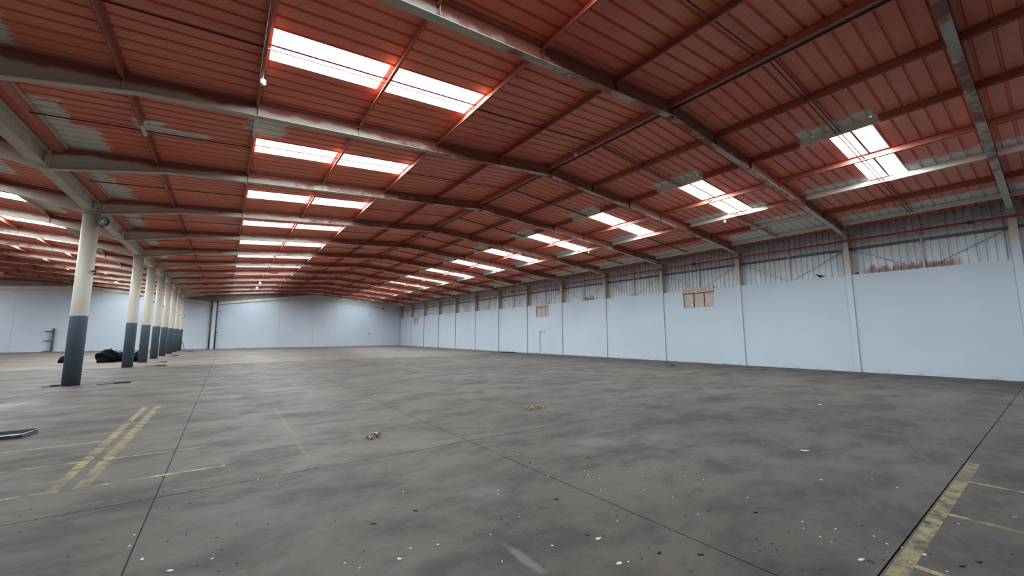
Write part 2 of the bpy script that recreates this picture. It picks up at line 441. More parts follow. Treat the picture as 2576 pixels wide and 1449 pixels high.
ceiling = empty('ceiling', kind='structure')
ceiling2 = empty('ceiling', kind='structure')
wn = [0]
def slope(parent, xlow, xtop, x0, x1, bays, off, zk, lights):
    """roof sheets between xlow and xtop; the middle sheet of each bay is a roof light between x0 and x1"""
    xm = (x0 + x1) / 2; sg = 1 if x1 > x0 else -1
    p1 = pane_mesh(x0 + 0.05 * sg, xm - 0.09 * sg); p2 = pane_mesh(xm + 0.09 * sg, x1 - 0.05 * sg)
    d1 = pane_mesh(x0 + 0.05 * sg, xm - 0.09 * sg, 'sky_dim'); d2 = pane_mesh(xm + 0.09 * sg, x1 - 0.05 * sg, 'sky_dim')
    cross = MB().box((xm - 0.09, 0.0, zroof(xm)), (xm + 0.09, PITCH, zroof(xm) + 0.03)).me('lap', 'roof')
    b1 = bar_mesh(x0, x1)
    ends = [MB().box((q - 0.06, 0.0, zroof(q) - 0.002), (q + 0.06, PITCH, zroof(q) + 0.055)).me('lap', 'roof' + zk) for q in (x0, x1)]
    sets = {}
    for kk in (zk, zk + 'f'): sets[kk] = (sheet_mesh(xlow, xtop, 'roof' + kk), sheet_mesh(xlow, x0, 'roof' + kk), sheet_mesh(x1, xtop, 'roof' + kk))
    for b in bays:
        full, low, high = sets[zk if b < 4 else zk + 'f']
        for j in range(5):
            y = fr(b) + j * PITCH + off; dz = random.uniform(0, 0.006)
            if j == 2 and b in lights:
                link('roof_sheet', low, parent, (0, y, dz)); link('roof_sheet', high, parent, (0, y, dz))
                wn[0] += 1
                w = empty('window_%d' % wn[0], kind='structure')
                link('pane', d1 if b == 12 else p1, w, (0, y, 0)); link('pane', d2 if b == 12 else p2, w, (0, y, 0)); link('lap_strip', cross, w, (0, y, 0)); link('lap_strip', ends[0], w, (0, y, 0)); link('lap_strip', ends[1], w, (0, y, 0)); link('glazing_bar', b1, w, (0, y, 0))
            else:
                link('roof_sheet', full, parent, (0, y, dz))
slope(ceiling, 22.2, XG, 17.06, 12.86, range(-2, 13), -0.12, 'R', range(-1, 13))  # includes an unseen roof light behind the camera, added to brighten the near wall
slope(ceiling, XV, XG, 0.26, 4.46, range(-2, 13), 0.16, 'L', range(0, 13))
slope(ceiling2, XV, XH, -6.04, -10.24, range(-2, 13), 0.3, 'S', range(1, 13))
slope(ceiling2, XE, XH, -24.94, -20.74, range(-2, 13), 0.3, 'S', range(1, 13))  # unseen far slope; its roof lights are added to brighten the end wall
MB().prism([(XG - 0.25, ZR + 0.03), (XG, ZR + 0.06), (XG + 0.25, ZR + 0.03), (XG, ZR + 0.09)], 'y', YF, YB).obj('ridge_cap', 'roof', ceiling)
MB().prism([(XH - 0.25, ZR + 0.03), (XH, ZR + 0.06), (XH + 0.25, ZR + 0.03), (XH, ZR + 0.09)], 'y', YF, YB).obj('ridge_cap', 'roof', ceiling2)

# ------------------------------------------------------------------ walls
wall_right = empty('wall_right', kind='structure')
WIN = {2: (11.12, 12.92, 3.12, 4.26), 5: (24.92, 26.6, 3.1, 4.22), 11: (52.5, 54.25, 3.1, 4.18)}
DOOR = {5: (25.36, 26.22, 1.9)}
for b in range(-2, 13):
    ya, yb = fr(b) + 0.02, fr(b + 1) - 0.02
    poly = [(ya, 0)]
    if b in DOOR:
        d = DOOR[b]; poly += [(d[0], 0), (d[0], d[2]), (d[1], d[2]), (d[1], 0)]
    poly += [(yb, 0), (yb, ZW)]
    if b in WIN:
        w = WIN[b]; poly += [(w[1], ZW), (w[1], w[2]), (w[0], w[2]), (w[0], ZW)]
    poly += [(ya, ZW)]
    MB().prism(poly, 'x', XR, XR + 0.25).obj('wall_panel', 'wall', wall_right)
# upper cladding, one ribbed sheet after another
def clad_mesh():
    prof = []; w = PITCH / 4
    for i in range(4):
        prof += [(i * w, 0), (i * w + w * 0.66, 0), (i * w + w * 0.70, 0.045), (i * w + w * 0.92, 0.045)]
    prof.append((PITCH + 0.015, 0))
    V = []
    for z in (ZW - 0.1, 6.32):
        for y, dx in prof: V.append((XR + 0.36 + dx, y, z))
    k = len(prof)
    return mesh('cladding_sheet', V, [(i, i + 1, k + i + 1, k + i) for i in range(k - 1)], 'clad')
cm = clad_mesh()
for b in range(-2, 13):
    for j in range(5):
        link('cladding_sheet', cm, wall_right, (random.uniform(-0.004, 0.004), fr(b) + j * PITCH, 0))
MB().box((XR + 0.25, YF, 0), (XR + 0.42, YB, ZW - 0.01)).obj('outer_leaf', 'clad', wall_right)

# end wall of white panels under the end frame
def zend(x):
    P = [(XE, 5.3), (-12.1, 6.49), (-1.3, 5.28), (9.6, 6.79), (XR + 0.4, 6.06)]
    for (xa, za), (xb, zb) in zip(P, P[1:]):
        if xa <= x <= xb: return za + (zb - za) * (x - xa) / (xb - xa)
wall_back = empty('wall_back', kind='structure')
seams = [XE, -22.5, -16.9, -12.1, -7.4, -1.3, 5.6, 9.6, 12.45, 19.2, XR + 0.4]
for a, b in zip(seams, seams[1:]):
    MB().prism([(a + 0.004, 0), (b - 0.004, 0), (b - 0.004, zend(b) + 0.1), (a + 0.004, zend(a) + 0.1)], 'y', YB, YB + 0.2).obj('wall_panel', 'wall', wall_back)
MB().box((XE, YB + 0.205, 0), (XR + 0.4, YB + 0.3, 7.6)).obj('gable_sheet', 'gable', wall_back)
wall_left = MB().box((XE - 0.3, YF - 0.3, 0), (XE, YB + 0.3, 7.0)).obj('wall_left', 'wall', kind='structure')
wall_front = MB().box((XE, YF - 0.3, 0), (XR + 0.4, YF, 7.6)).obj('wall_front', 'wall', kind='structure')

# boarded windows
wi = 0
for b, (ya, yb, za, zb) in WIN.items():
    wi += 1
    w = empty('window_%d' % (wn[0] + wi), kind='structure')
    MB().box((XR + 0.16, ya, za), (XR + 0.2, yb, ZW)).obj('backing', 'dark_steel', w)
    MB().box((XR - 0.03, ya - 0.02, ZW - 0.16), (XR + 0.12, yb + 0.03, zb)).obj('header_board', 'osb', w)
    t = (yb - ya - 0.16) / 3
    for i in range(3):
        y0 = ya + 0.01 + i * (t + 0.055)
        MB().box((XR + 0.07 + 0.012 * (i % 2), y0, za + 0.015), (XR + 0.1 + 0.012 * (i % 2), y0 + t, ZW - 0.17)).obj('osb_panel', 'osb', w)
# blocked door
d = DOOR[5]
door = empty('door_1', kind='structure')
MB().box((XR + 0.05, d[0], 0), (XR + 0.1, d[1], d[2] - 0.13)).obj('door_leaf', 'wall', door)
MB().box((XR + 0.03, d[0], d[2] - 0.125), (XR + 0.1, d[1], d[2])).obj('lintel', 'conduit', door)
MB().box((XR + 0.02, d[1] - 0.12, 0), (XR + 0.05, d[1], d[2] - 0.13)).obj('door_jamb', 'conduit', door)

# ------------------------------------------------------------------ roof frames
def beam_pieces(parent, pts_bot, pts_top, y, wb=0.16):
    """I-section in the x-z plane: web, bottom flange, top flange"""
    MB().prism(pts_bot + pts_top[::-1], 'y', y - 0.006, y + 0.006).obj('web', 'web', parent)
    mb = MB()
    for (xa, za), (xb, zb) in zip(pts_bot, pts_bot[1:]):
        mb.prism([(xa, za), (xb, zb), (xb, zb - 0.016), (xa, za - 0.016)], 'y', y - wb / 2, y + wb / 2)
    mb.obj('bottom_flange', 'flange', parent)
    mb = MB()
    for (xa, za), (xb, zb) in zip(pts_top, pts_top[1:]):
        mb.prism([(xa, za), (xb, zb), (xb, zb - 0.014), (xa, za - 0.014)], 'y', y - wb / 2, y + wb / 2)
    mb.obj('top_flange', 'web', parent)
PUR_L = [6.56, 4.46, 2.36, 0.26, -1.84]
PUR_R = [10.76, 12.86, 14.96, 17.06, 19.16, 21.06]
for k in range(-2, 13):
    y = fr(k)
    if k >= 0:
        lab = ('nearest steel roof frame, crossing the top right corner of the picture' if k == 0 else
               'steel I-beam roof frame spanning the hall, %s from the camera' % ORD[k] + (', last before the end wall' if k == 12 else ''))
    else:
        continue
    f = empty('roof_frame', (0, 0, 0), label=lab, cat='roof frame', group='steel roof frames of the main hall')
    bl = [(XG, ZU), (-1.6, zund(-1.6)), (-3.82, 5.70)]
    tl = [(XG, ZR - 0.05), (-1.6, zroof(-1.6) - 0.05), (-3.82, zroof(-3.82) - 0.05)]
    r1 = empty('rafter'); r1.parent = f
    beam_pieces(r1, bl, tl, y)
    br = [(XG, ZU), (21.5, zund(21.5))]
    tr = [(XG, ZR - 0.05), (21.95, zroof(21.95) - 0.05)]
    br = [(XG, ZU), (19.2, zund(19.2)), (21.62, zund(21.62) - 0.06)]
    tr = [(XG, ZR - 0.05), (19.2, zroof(19.2) - 0.05), (21.62, zroof(21.62) - 0.05)]
    r2 = empty('rafter'); r2.parent = f
    beam_pieces(r2, br, tr, y)
    MB().box((XG - 0.012, y - 0.08, ZU - 0.06), (XG + 0.012, y + 0.08, ZR - 0.05)).obj('apex_plate', 'web', f)
    MB().box((XG - 0.06, y - 0.05, ZU - 0.075), (XG + 0.06, y + 0.05, ZU - 0.014)).obj('apex_splice', 'web', f)
    for par, lst in ((r1, PUR_L), (r2, PUR_R[:-1])):
        for px in lst:
            MB().box((px - 0.006, y - 0.078, zund(px) + 0.002), (px + 0.006, y + 0.078, zroof(px) - 0.06)).obj('stiffener', 'web', par)
    MB().box((-3.835, y - 0.11, 5.66), (-3.81, y + 0.11, 6.2)).obj('end_plate', 'flange', f)

# side-hall rafters rising away from the valley beam
for k in range(3, 13):
    y = fr(k)
    f = empty('roof_frame', label='steel rafter left of the round columns, %s from the camera in the side hall' % ORD[k - 3], cat='roof frame', group='rafters of the side hall')
    beam_pieces(f, [(-4.08, 5.72), (-6.2, zund(-6.2)), (XH, ZU)], [(-4.08, zroof(-4.08) - 0.05), (-6.2, zroof(-6.2) - 0.05), (XH, ZR - 0.05)], y)
    for px in (-6.04, -8.14, -10.24, -12.34, -14.44):
        MB().box((px - 0.006, y - 0.078, zund(px) + 0.002), (px + 0.006, y + 0.078, zroof(px) - 0.06)).obj('stiffener', 'web', f)

# frame against the end wall
ef = empty('end_frame', (0, 0, 0), label='cream steel frame along the top of the white end wall', cat='roof frame')
PE = [(-20.0, zend(-20.0)), (-12.1, 6.49), (-1.3, 5.28), (9.6, 6.79), (XR - 0.1, zend(XR - 0.1))]
for (xa, za), (xb, zb) in zip(PE, PE[1:]):
    q = empty('rafter'); q.parent = ef
    MB().prism([(xa, za), (xb, zb), (xb, zb + 0.30), (xa, za + 0.30)], 'y', YB - 0.14, YB - 0.02).obj('flange_band', 'cream_steel', q)
    MB().prism([(xa, za + 0.30), (xb, zb + 0.30), (xb, zroof(xb) - 0.03), (xa, zroof(xa) - 0.03)] if not (xa < XV < xb) else
               [(xa, za + 0.30), (xb, zb + 0.30), (xb, zroof(xb) - 0.03), (XV, zroof(XV) - 0.03), (xa, zroof(xa) - 0.03)], 'y', YB - 0.06, YB - 0.02).obj('web', 'gable', q)

# ------------------------------------------------------------------ purlins (Z sections running the length of the hall)
def purlin_mesh(x, ya, yb, sg):
    zt = zroof(x) - 0.004; zb = zt - 0.155
    zk = 'R' if x > XG else ('L' if x > XV else 'S')
    return MB().prism([(x, zt), (x + 0.055 * sg, zt), (x + 0.055 * sg, zt - 0.004), (x + 0.004 * sg, zt - 0.004), (x + 0.004 * sg, zb + 0.004),
                       (x - 0.05 * sg, zb + 0.004), (x - 0.05 * sg, zb - 0.012), (x - 0.046 * sg, zb - 0.012), (x - 0.046 * sg, zb), (x, zb)], 'y', ya, yb).me('purlin', 'purlin' + zk)
for i, x in enumerate(PUR_L):
    link('purlin', purlin_mesh(x, YF, YB - 0.2, 1), label='rust-red roof purlin on the left slope, %s from the ridge' % ORD[i], cat='purlin', group='roof purlins')
for i, x in enumerate(PUR_R):
    link('purlin', purlin_mesh(x, YF, YB - 0.2, -1), label=('rust-red roof purlin on the right slope, %s from the ridge' % ORD[i]) if i < 5 else 'rust-red eaves purlin just above the grey cladding', cat='purlin', group='roof purlins')
for i, x in enumerate((-6.04, -8.14, -10.24, -12.34, -14.44, -16.4)):
    link('purlin', purlin_mesh(x, YF, YB - 0.2, -1), label='rust-red purlin in the side hall, %s from the column row' % ORD[i], cat='purlin', group='purlins of the side hall')
rp = empty('ridge_purlin', (0, 0, 0), label='double rust-red ridge purlin with a dark gap between', cat='purlin')
zt = ZR - 0.02
MB().box((XG - 0.13, YF, zt - 0.17), (XG - 0.06, YB - 0.2, zt)).obj('channel', 'purlin', rp)
MB().box((XG + 0.10, YF, zt - 0.15), (XG + 0.13, YB - 0.2, zt)).obj('channel', 'purlin', rp)
MB().box((XG - 0.06, YF, zt - 0.13), (XG + 0.10, YB - 0.2, zt - 0.115)).obj('ridge_gap_shade', 'black', rp)  # black strip standing in for the shade inside the ridge gap

# tie bars half way along each bay
def tie_mesh(xa, xb, dys):
    mb = MB()
    for dy in dys:
        mb.prism([(xa, zroof(xa) - 0.10), (xb, zroof(xb) - 0.10), (xb, zroof(xb) - 0.125), (xa, zroof(xa) - 0.125)], 'y', dy - 0.011, dy + 0.011)
    return mb.me('sag_rod', 'tie')
tR, tL = tie_mesh(21.0, XG + 0.1, (0, 0.09)), tie_mesh(-3.7, XG - 0.1, (0,))
for b in range(0, 13):
    nm = 'between %s and %s roof frames from camera' % (ORD[b], ORD[b + 1]) if b < 12 else 'between last roof frame and end wall'
    link('sag_rod', tR, None, (0, fr(b) + S / 2, 0), label='thin dark tie rod, right slope, ' + nm, cat='tie rod', group='roof tie rods')
    link('sag_rod', tL, None, (0, fr(b) + S / 2 + 0.12, 0), label='thin dark tie rod, left slope, ' + nm, cat='tie rod', group='roof tie rods')

# ------------------------------------------------------------------ valley beam and gutter
vb = empty('valley_beam', (XV, 0, 0), label='long cream steel beam resting on the round columns', cat='beam')
MB().box((-0.008, YF, 5.75), (0.008, YB - 0.15, 6.12)).obj('web', 'cream_steel', vb)
MB().box((-0.125, YF, 5.73), (0.125, YB - 0.15, 5.75)).obj('bottom_flange', 'cream_steel', vb)
MB().box((-0.125, YF, 6.12), (0.125, YB - 0.15, 6.14)).obj('top_flange', 'cream_steel', vb)
for k in range(3, 13):
    MB().box((-0.2, fr(k) - 0.13, 5.70), (0.125, fr(k) + 0.13, 5.729)).obj('bearing_plate', 'cream_steel', vb)
gut = MB().prism([(-4.32, 6.32), (-4.22, 6.17), (-3.66, 6.17), (-3.56, 6.32), (-3.58, 6.32), (-3.67, 6.185), (-4.21, 6.185), (-4.30, 6.32)], 'y', YF, YB - 0.15)
gut.obj('valley_gutter', 'gutter', label='rust-red valley gutter above the cream beam', cat='gutter')
MB().box((-3.57, YF, 6.28), (-3.53, YB - 0.15, 6.325)).obj('gutter_trim', 'cream_steel', label='pale steel trim along the right edge of the valley gutter', cat='trim')

# ------------------------------------------------------------------ round columns
shaft = MB().lathe([(0.212, 0.0), (0.212, 2.2), (0.208, 5.70)], 28).me('shaft', 'column', True)
for p in shaft.polygons:
    if len(p.vertices) > 4: p.use_smooth = False
cap = MB().box((-0.25, -0.25, 5.68), (0.25, 0.25, 5.705)).me('cap_plate', 'cream_steel')
clip = MB().box((0.19, -0.03, 3.62), (0.27, 0.03, 3.68)).box((0.25, -0.05, 3.64), (0.29, 0.05, 3.66)).me('clip', 'dark_steel')
base = MB().lathe([(0.225, 0.0), (0.225, 0.012), (0.2, 0.012)], 28).me('base_ring', 'dark_steel')
for i, k in enumerate((4, 6, 7, 8, 9, 10, 11, 12)):
    lab = ['nearest round column, cream above a dark grey lower third', 'round cream and grey column with black bags behind it', 'third round column from the camera, cream over dark grey'][i] if i < 3 else '%s round column from the camera, cream over dark grey' % ORD[i]
    c = empty('column', (XV, fr(k), 0), label=lab, cat='column', group='row of round columns')
    link('shaft', shaft, c); link('cap_plate', cap, c); link('clip', clip, c); link('base_ring', base, c)

# horn loudspeaker beside the nearest column head, cable under it
hp = empty('loudspeaker', (-3.6, fr(4) - 0.25, 5.42), label='round black loudspeaker hung at the head of the nearest column', cat='loudspeaker')
MB().lathe([(0.05, -0.12), (0.15, -0.06), (0.17, 0.0), (0.165, 0.03), (0.13, 0.02)], 20).obj('horn', 'black', hp, True, rot=(math.radians(90), 0, math.radians(-30)))
MB().lathe([(0.045, -0.01), (0.05, 0.02), (0.02, 0.05)], 14).obj('driver', 'white_plastic', hp, True, rot=(math.radians(90), 0, math.radians(-30)))
MB().tube([(-0.10, 0.05, 0.3), (-0.08, 0.05, 0.1), (-0.03, 0.06, 0.0)], 0.012, 6).obj('bracket', 'dark_steel', hp)
cm_ = empty('camera_box', (XV + 0.2, fr(4) - 0.1, 3.7), label='small black camera with a white cable tie on the nearest column', cat='camera')
MB().box((0.0, -0.06, 0.0), (0.10, 0.0, 0.06)).obj('housing', 'black', cm_)
MB().tube([(-0.06, -0.12, 0.02), (0.02, -0.12, 0.03), (0.05, -0.06, 0.03)], 0.006, 6).obj('arm', 'dark_steel', cm_)
MB().box((0.01, -0.03, -0.30), (0.10, -0.01, -0.275)).obj('cable_tie', 'white_plastic', cm_)

# ------------------------------------------------------------------ columns on the right wall
def wallcol():
    t = []
    t.append(('front_flange', MB().box((XR - 0.06, -0.1, 0), (XR - 0.044, 0.1, 5.93)).me('front_flange', 'wall_column')))
    t.append(('web', MB().box((XR - 0.044, -0.006, 0), (XR + 0.30, 0.006, 5.93)).me('web', 'wall_column')))
    t.append(('back_flange', MB().box((XR + 0.30, -0.1, ZW + 0.005), (XR + 0.316, 0.1, 6.1)).me('back_flange', 'wall_column')))
    t.append(('cap_plate', MB().box((XR - 0.10, -0.11, 5.85), (XR + 0.31, 0.11, 5.87)).me('cap_plate', 'wall_column')))
    return t
wc = wallcol()
for k in range(0, 13):
    lab = 'steel column on the right wall, cut by the right edge of the picture' if k == 0 else '%s steel column along the right wall from the camera, white below and cream above' % ORD[k]
    c = empty('wall_column', (0, fr(k), 0), label=lab, cat='column', group='steel columns of the right wall')
    for n, me in wc: link(n, me, c)
# last column in the corner
c = empty('wall_column', (0, YB - 0.18, 0), label='steel column in the far corner of the right wall', cat='column', group='steel columns of the right wall')
for n, me in wc: link(n, me, c)

# girts, conduit and the red pipe along the cladding
MB().box((XR + 0.30, YF, 5.24), (XR + 0.355, YB, 5.34)).obj('girt', 'rod', label='dark horizontal rail across the grey cladding below the red pipe', cat='rail')
cd = empty('conduit', (0, 0, 0), label='thin pale conduit along the top of the grey cladding', cat='conduit')
MB().tube([(XR + 0.02, YF, 5.90), (XR + 0.02, YB - 0.1, 5.90)], 0.022, 8).obj('pipe', 'conduit', cd)
rpipe = empty('fire_pipe', (0, 0, 0), label='long dark red pipe fixed along the right wall columns', cat='pipe')
MB().tube([(XR - 0.105, YF, 5.60), (XR - 0.105, YB - 0.1, 5.60)], 0.04, 10).obj('pipe', 'red_pipe', rpipe, True)
for yc in (1.6, 12.1, 30.0, 43.0):
    MB().lathe([(0.035, -0.07), (0.085, -0.07), (0.085, -0.045), (0.06, -0.04), (0.06, 0.04), (0.085, 0.045), (0.085, 0.07), (0.035, 0.07)], 14).obj('coupling', 'dark_steel', rpipe, loc=(XR - 0.105, yc, 5.60), rot=(math.radians(90), 0, 0))
for k in range(0, 13):
    MB().box((XR - 0.105 - 0.045, fr(k) - 0.02, 5.555), (XR - 0.059, fr(k) + 0.02, 5.645)).obj('pipe_clamp', 'red_pipe', rpipe)
post = MB().box((XR + 0.27, -0.03, ZW), (XR + 0.30, 0.03, 5.93)).me('post', 'wall_column')
for b in range(0, 13):
    link('girt_post', post, None, (0, fr(b) + S / 2, 0), label=('thin upright on the grey cladding between the %s and %s wall columns' % (ORD[b], ORD[b + 1])), cat='post', group='uprights on the cladding')
rodA = MB().tube([(XR + 0.285, 0.12, 5.25), (XR + 0.285, S / 2 - 0.15, ZW + 0.06)], 0.009, 6).tube([(XR + 0.285, S - 0.12, 5.25), (XR + 0.285, S / 2 + 0.15, ZW + 0.06)], 0.009, 6)
rA = MB().tube([(XR + 0.285, 0.12, 5.25), (XR + 0.285, S / 2 - 0.15, ZW + 0.06)], 0.009, 6).me('rod', 'rod')
rB = MB().tube([(XR + 0.285, S - 0.12, 5.25), (XR + 0.285, S / 2 + 0.15, ZW + 0.06)], 0.009, 6).me('rod', 'rod')
for b in range(0, 13):
    if b in (7, 8): continue
    nm = 'between %s and %s wall columns' % (ORD[b], ORD[b + 1])
    link('brace_rod', rA, None, (0, fr(b), 0), label='thin slanting rod on the cladding, near end ' + nm, cat='rod', group='cladding brace rods')
    link('brace_rod', rB, None, (0, fr(b), 0), label='thin slanting rod on the cladding, far end ' + nm, cat='rod', group='cladding brace rods')
for nm, (ya, za), (yb, zb) in (('left', (fr(9) - 0.15, 5.9), (38.75, ZW + 0.03)), ('right', (fr(7) + 0.2, 5.9), (35.5, ZW + 0.03))):
    MB().prism([(ya - 0.06, za), (ya + 0.06, za), (yb + 0.06, zb), (yb - 0.06, zb)], 'x', XR + 0.08, XR + 0.14).obj('brace', 'wall_column', label='broad pale diagonal brace above the wall, %s one of the two' % nm, cat='brace', group='diagonal braces of the right wall')

# ------------------------------------------------------------------ roof mounted detectors
def detector(x, y, label, hang=0.0):
    z = zroof(x) - 0.17
    t = empty('ceiling_sensor', (x, y, z), label=label, cat='sensor', group='small white sensors under the roof')
    MB().lathe([(0.02, -hang), (0.055, -hang - 0.01), (0.06, -hang - 0.08), (0.035, -hang - 0.12)], 14).obj('housing', 'white_plastic', t, True)
    MB().tube([(0, 0, 0.16), (0, 0, -hang - 0.005)], 0.012, 6).obj('stem', 'white_plastic', t)
detector(0.26, 8.55, 'white sensor left of the largest roof light')
detector(XG - 0.3, 8.25, 'small white sensor beside the ridge, nearest one')
detector(17.16, 8.1, 'small white sensor below the second roof light on the right slope')
detector(17.16, 16.0, 'small white sensor below the fourth roof light on the right slope')
detector(XG - 0.3, 19.0, 'small white sensor beside the ridge at the fifth roof frame')
MB().tube([(0.20, fr(0), zroof(0.2) - 0.175), (0.21, fr(1) + 1.0, zroof(0.2) - 0.185), (0.20, 8.5, zroof(0.2) - 0.175)], 0.007, 6).obj('cable', 'chip_brown', label='thin brown cable running along the purlin to the white sensor', cat='cable')
for i, (x, y, lab) in enumerate(((-8.3, 49.5, 'small lit lamp under the side hall roof'), (2.36, 44.5, 'nearer small lit lamp under the far left slope'), (2.36, 49.0, 'farther small lit lamp under the far left slope'))):
    z = zund(x) + 0.05
    t = empty('ceiling_lamp', (x, y, z), label=lab, cat='lamp', group='small lit roof lamps')
    MB().lathe([(0.03, 0.10), (0.11, 0.04), (0.12, 0.0)], 14).obj('shade', 'white_plastic', t, True)
    MB().lathe([(0.10, -0.005), (0.07, -0.05), (0.02, -0.07)], 14).obj('bulb', 'glow', t, True)
    MB().tube([(0, 0, zroof(x) - z), (0, 0, 0.09)], 0.01, 6).obj('stem', 'dark_steel', t)
MB().tube([(19.0, fr(7) + 0.2, zroof(19.0) - 0.002), (19.0, fr(7) + 0.2, 5.0)], 0.018, 8).obj('drop_pipe', 'conduit', label='short pale pipe hanging from the roof before the far right wall', cat='pipe')

# ------------------------------------------------------------------ end wall fittings
pil = MB().box((-1.44, YB - 0.24, 0), (-1.10, YB - 0.145, 5.62)).obj('pilaster', 'wall', label='white upright between two dark pipes on the end wall', cat='pilaster')
for sx, nm in ((-1.55, 'left'), (-0.99, 'right')):
    t = empty('drainpipe', (sx, YB - 0.235, 0), label='dark drainpipe down the end wall, %s of the white upright' % nm, cat='pipe', group='drainpipes on the end wall')
    MB().tube([(0, 0, 0.0), (0, 0, 5.75)], 0.065, 12).obj('pipe', 'dark_steel', t, True)
    for zc in (1.9, 4.4):
        MB().box((-0.1, -0.09, zc), (0.24 if nm == 'right' else 0.1, 0.09, zc + 0.06)).obj('clamp', 'dark_steel', t)
for x, z, lab in ((18.99, 5.5, 'tiny dark box high on the end wall near the right corner'), (17.09, 4.55, 'tiny grey box on the end wall, upper one of a pair'), (17.02, 1.87, 'tiny grey box on the end wall, lower one of a pair')):
    t = empty('wall_box', (x, YB, z), label=lab, cat='box', group='small boxes on the end wall')
    MB().box((-0.12, -0.10, -0.08), (0.12, 0, 0.08)).obj('case', 'dark_steel' if z > 5 else 'conduit', t)
    MB().box((-0.08, -0.12, -0.05), (0.08, -0.10, 0.05)).obj('lid', 'dark_steel' if z > 5 else 'conduit', t)
rk = empty('wall_rack', (-14.1, YB - 0.12, 0), label='dark steel ladder-like rack standing against the end wall', cat='rack')
MB().box((-0.07, -0.06, 0), (0.07, 0.08, 2.35)).obj('post', 'dark_steel', rk)
for zc in (0.06, 1.1, 2.05):
    MB().prism([(-0.62, zc - 0.02), (-0.07, zc - 0.05), (-0.07, zc + 0.05), (-0.62, zc + 0.02)], 'y', -0.04, 0.06).obj('arm', 'dark_steel', rk)
MB().box((-0.34, 0.02, 0.08), (-0.28, 0.07, 1.95)).obj('rail', 'conduit', rk)
MB().prism([(-3.48, 0.0), (-3.42, 0.0), (-3.66, 0.95), (-3.71, 0.95)], 'y', fr(12) - 0.04, fr(12) + 0.02).obj('leaning_bar', 'dark_steel', label='thin dark bar leaning on the last round column', cat='bar')

# ------------------------------------------------------------------ things on the floor
def bag_mesh(sx, sy, sz, seed):
    rnd = random.Random(seed); bm = bmesh.new()
    bmesh.ops.create_icosphere(bm, subdivisions=4, radius=1.0)
    ph = [(rnd.uniform(2, 6), rnd.uniform(2, 6), rnd.uniform(2, 6), rnd.uniform(0, 6), rnd.uniform(0.02, 0.07)) for _ in range(9)]
    for v in bm.verts:
        n = v.co.normalized(); d = 1.0
        for a, b, c_, p, am in ph: d += am * math.sin(a * n.x + b * n.y + c_ * n.z + p)
        d += 0.02 * math.sin(17 * n.x + 5 * n.z) * math.sin(13 * n.y + 9 * n.z)
        x, y, z = n.x * d * sx, n.y * d * sy, (n.z * d + 0.62) * sz / 1.62
        if z < 0: z = 0.0
        v.co = (x, y, z)
    me = bpy.data.meshes.new('sack'); bm.to_mesh(me); bm.free(); me.materials.append(M['bag'])
    for p in me.polygons: p.use_smooth = True
    return me
for i, (x, y, sx, sy, sz, lab) in enumerate(((-5.72, 33.9, 0.50, 0.33, 0.74, 'tallest black rubbish bag in the heap behind the second column'),
                                             (-5.10, 34.75, 0.56, 0.36, 0.58, 'low black rubbish bag in the middle of the heap'),
                                             (-4.48, 33.9, 0.46, 0.33, 0.56, 'black rubbish bag partly hidden by the second column'),
                                             (-7.66, 35.0, 0.28, 0.3, 0.40, 'black rubbish bag peeping out left of the nearest column'))):
    b = empty('rubbish_bag', (x, y, 0), label=lab, cat='bag', group='black rubbish bags')
    link('sack', bag_mesh(sx, sy, sz, 11 + i), b)
    MB().tube([(0.05, 0, sz * 0.93), (0.09, 0.02, sz * 1.03), (0.16, 0.03, sz * 1.08)], [0.06, 0.03, 0.05], 8).obj('knot', 'bag', b, True)
for x0, x1, y, a, lab in ((-3.33, -2.53, 18.85, 3, 'dark steel plate on the floor right of the nearest column'), (-4.55, -4.2, 18.9, 2, 'dark steel plate poking out left of the nearest column base'),
                          (-3.3, -2.45, 28.15, -6, 'dark steel plate on the floor right of the second column'), (-3.3, -2.75, 31.9, 3, 'dark steel plate on the floor beside the third column'),
                          (-3.6, -2.9, 41.4, 2, 'dark plate on the floor by the fifth column'), (-3.3, -2.5, 50.6, 2, 'dark plate on the floor by the seventh column')):
    t = empty('floor_plate', ((x0 + x1) / 2, y, 0), label=lab, cat='plate', group='dark plates beside the round columns')
    t.rotation_euler = (0, 0, math.radians(a)); h = (x1 - x0) / 2
    MB().box((-h, -0.14, 0.0), (h, 0.14, 0.018)).obj('plate', 'board', t)
    MB().box((0.0, -0.12, 0.018), (h, 0.13, 0.05)).obj('raised_lid', 'board', t)
tr_ = empty('metal_tray', (-3.1, 9.96, 0), label='shallow dark metal tray with bright inside at the left edge', cat='tray')
MB().box((-0.55, -0.2, 0), (0.56, 0.2, 0.012)).obj('bottom', 'tray_in', tr_)
for a, b in (((-0.55, -0.215, 0), (0.58, -0.195, 0.055)), ((-0.55, 0.195, 0), (0.64, 0.215, 0.07)), ((-0.57, -0.215, 0), (-0.55, 0.215, 0.06))):
    MB().box(a, b).obj('rim', 'dark_steel', tr_)
MB().prism([(0.56, -0.2), (0.60, -0.2), (0.67, 0.2), (0.63, 0.2)], 'z', 0.0, 0.055).obj('rim', 'dark_steel', tr_)
MB().box((18.5, 28.85, 0), (21.2, 28.97, 0.05)).box((19.6, 28.83, 0.05), (21.0, 28.93, 0.075)).obj('timber_board', 'board', label='long dark board lying at the foot of the right wall', cat='board')
for x, y, lab in ((18.6, 11.9, 'thin dark strip on the floor before the wall, left of the next strip'), (19.8, 8.1, 'thin dark strip on the floor before the second wall column')):
    MB().prism([(-0.3, 0), (0.3, 0), (0.26, 0.03), (-0.1, 0.025)], 'y', -0.05, 0.05).obj('strip', 'chip_dark', loc=(x, y, 0), label=lab, cat='strip', group='dark strips by the right wall')

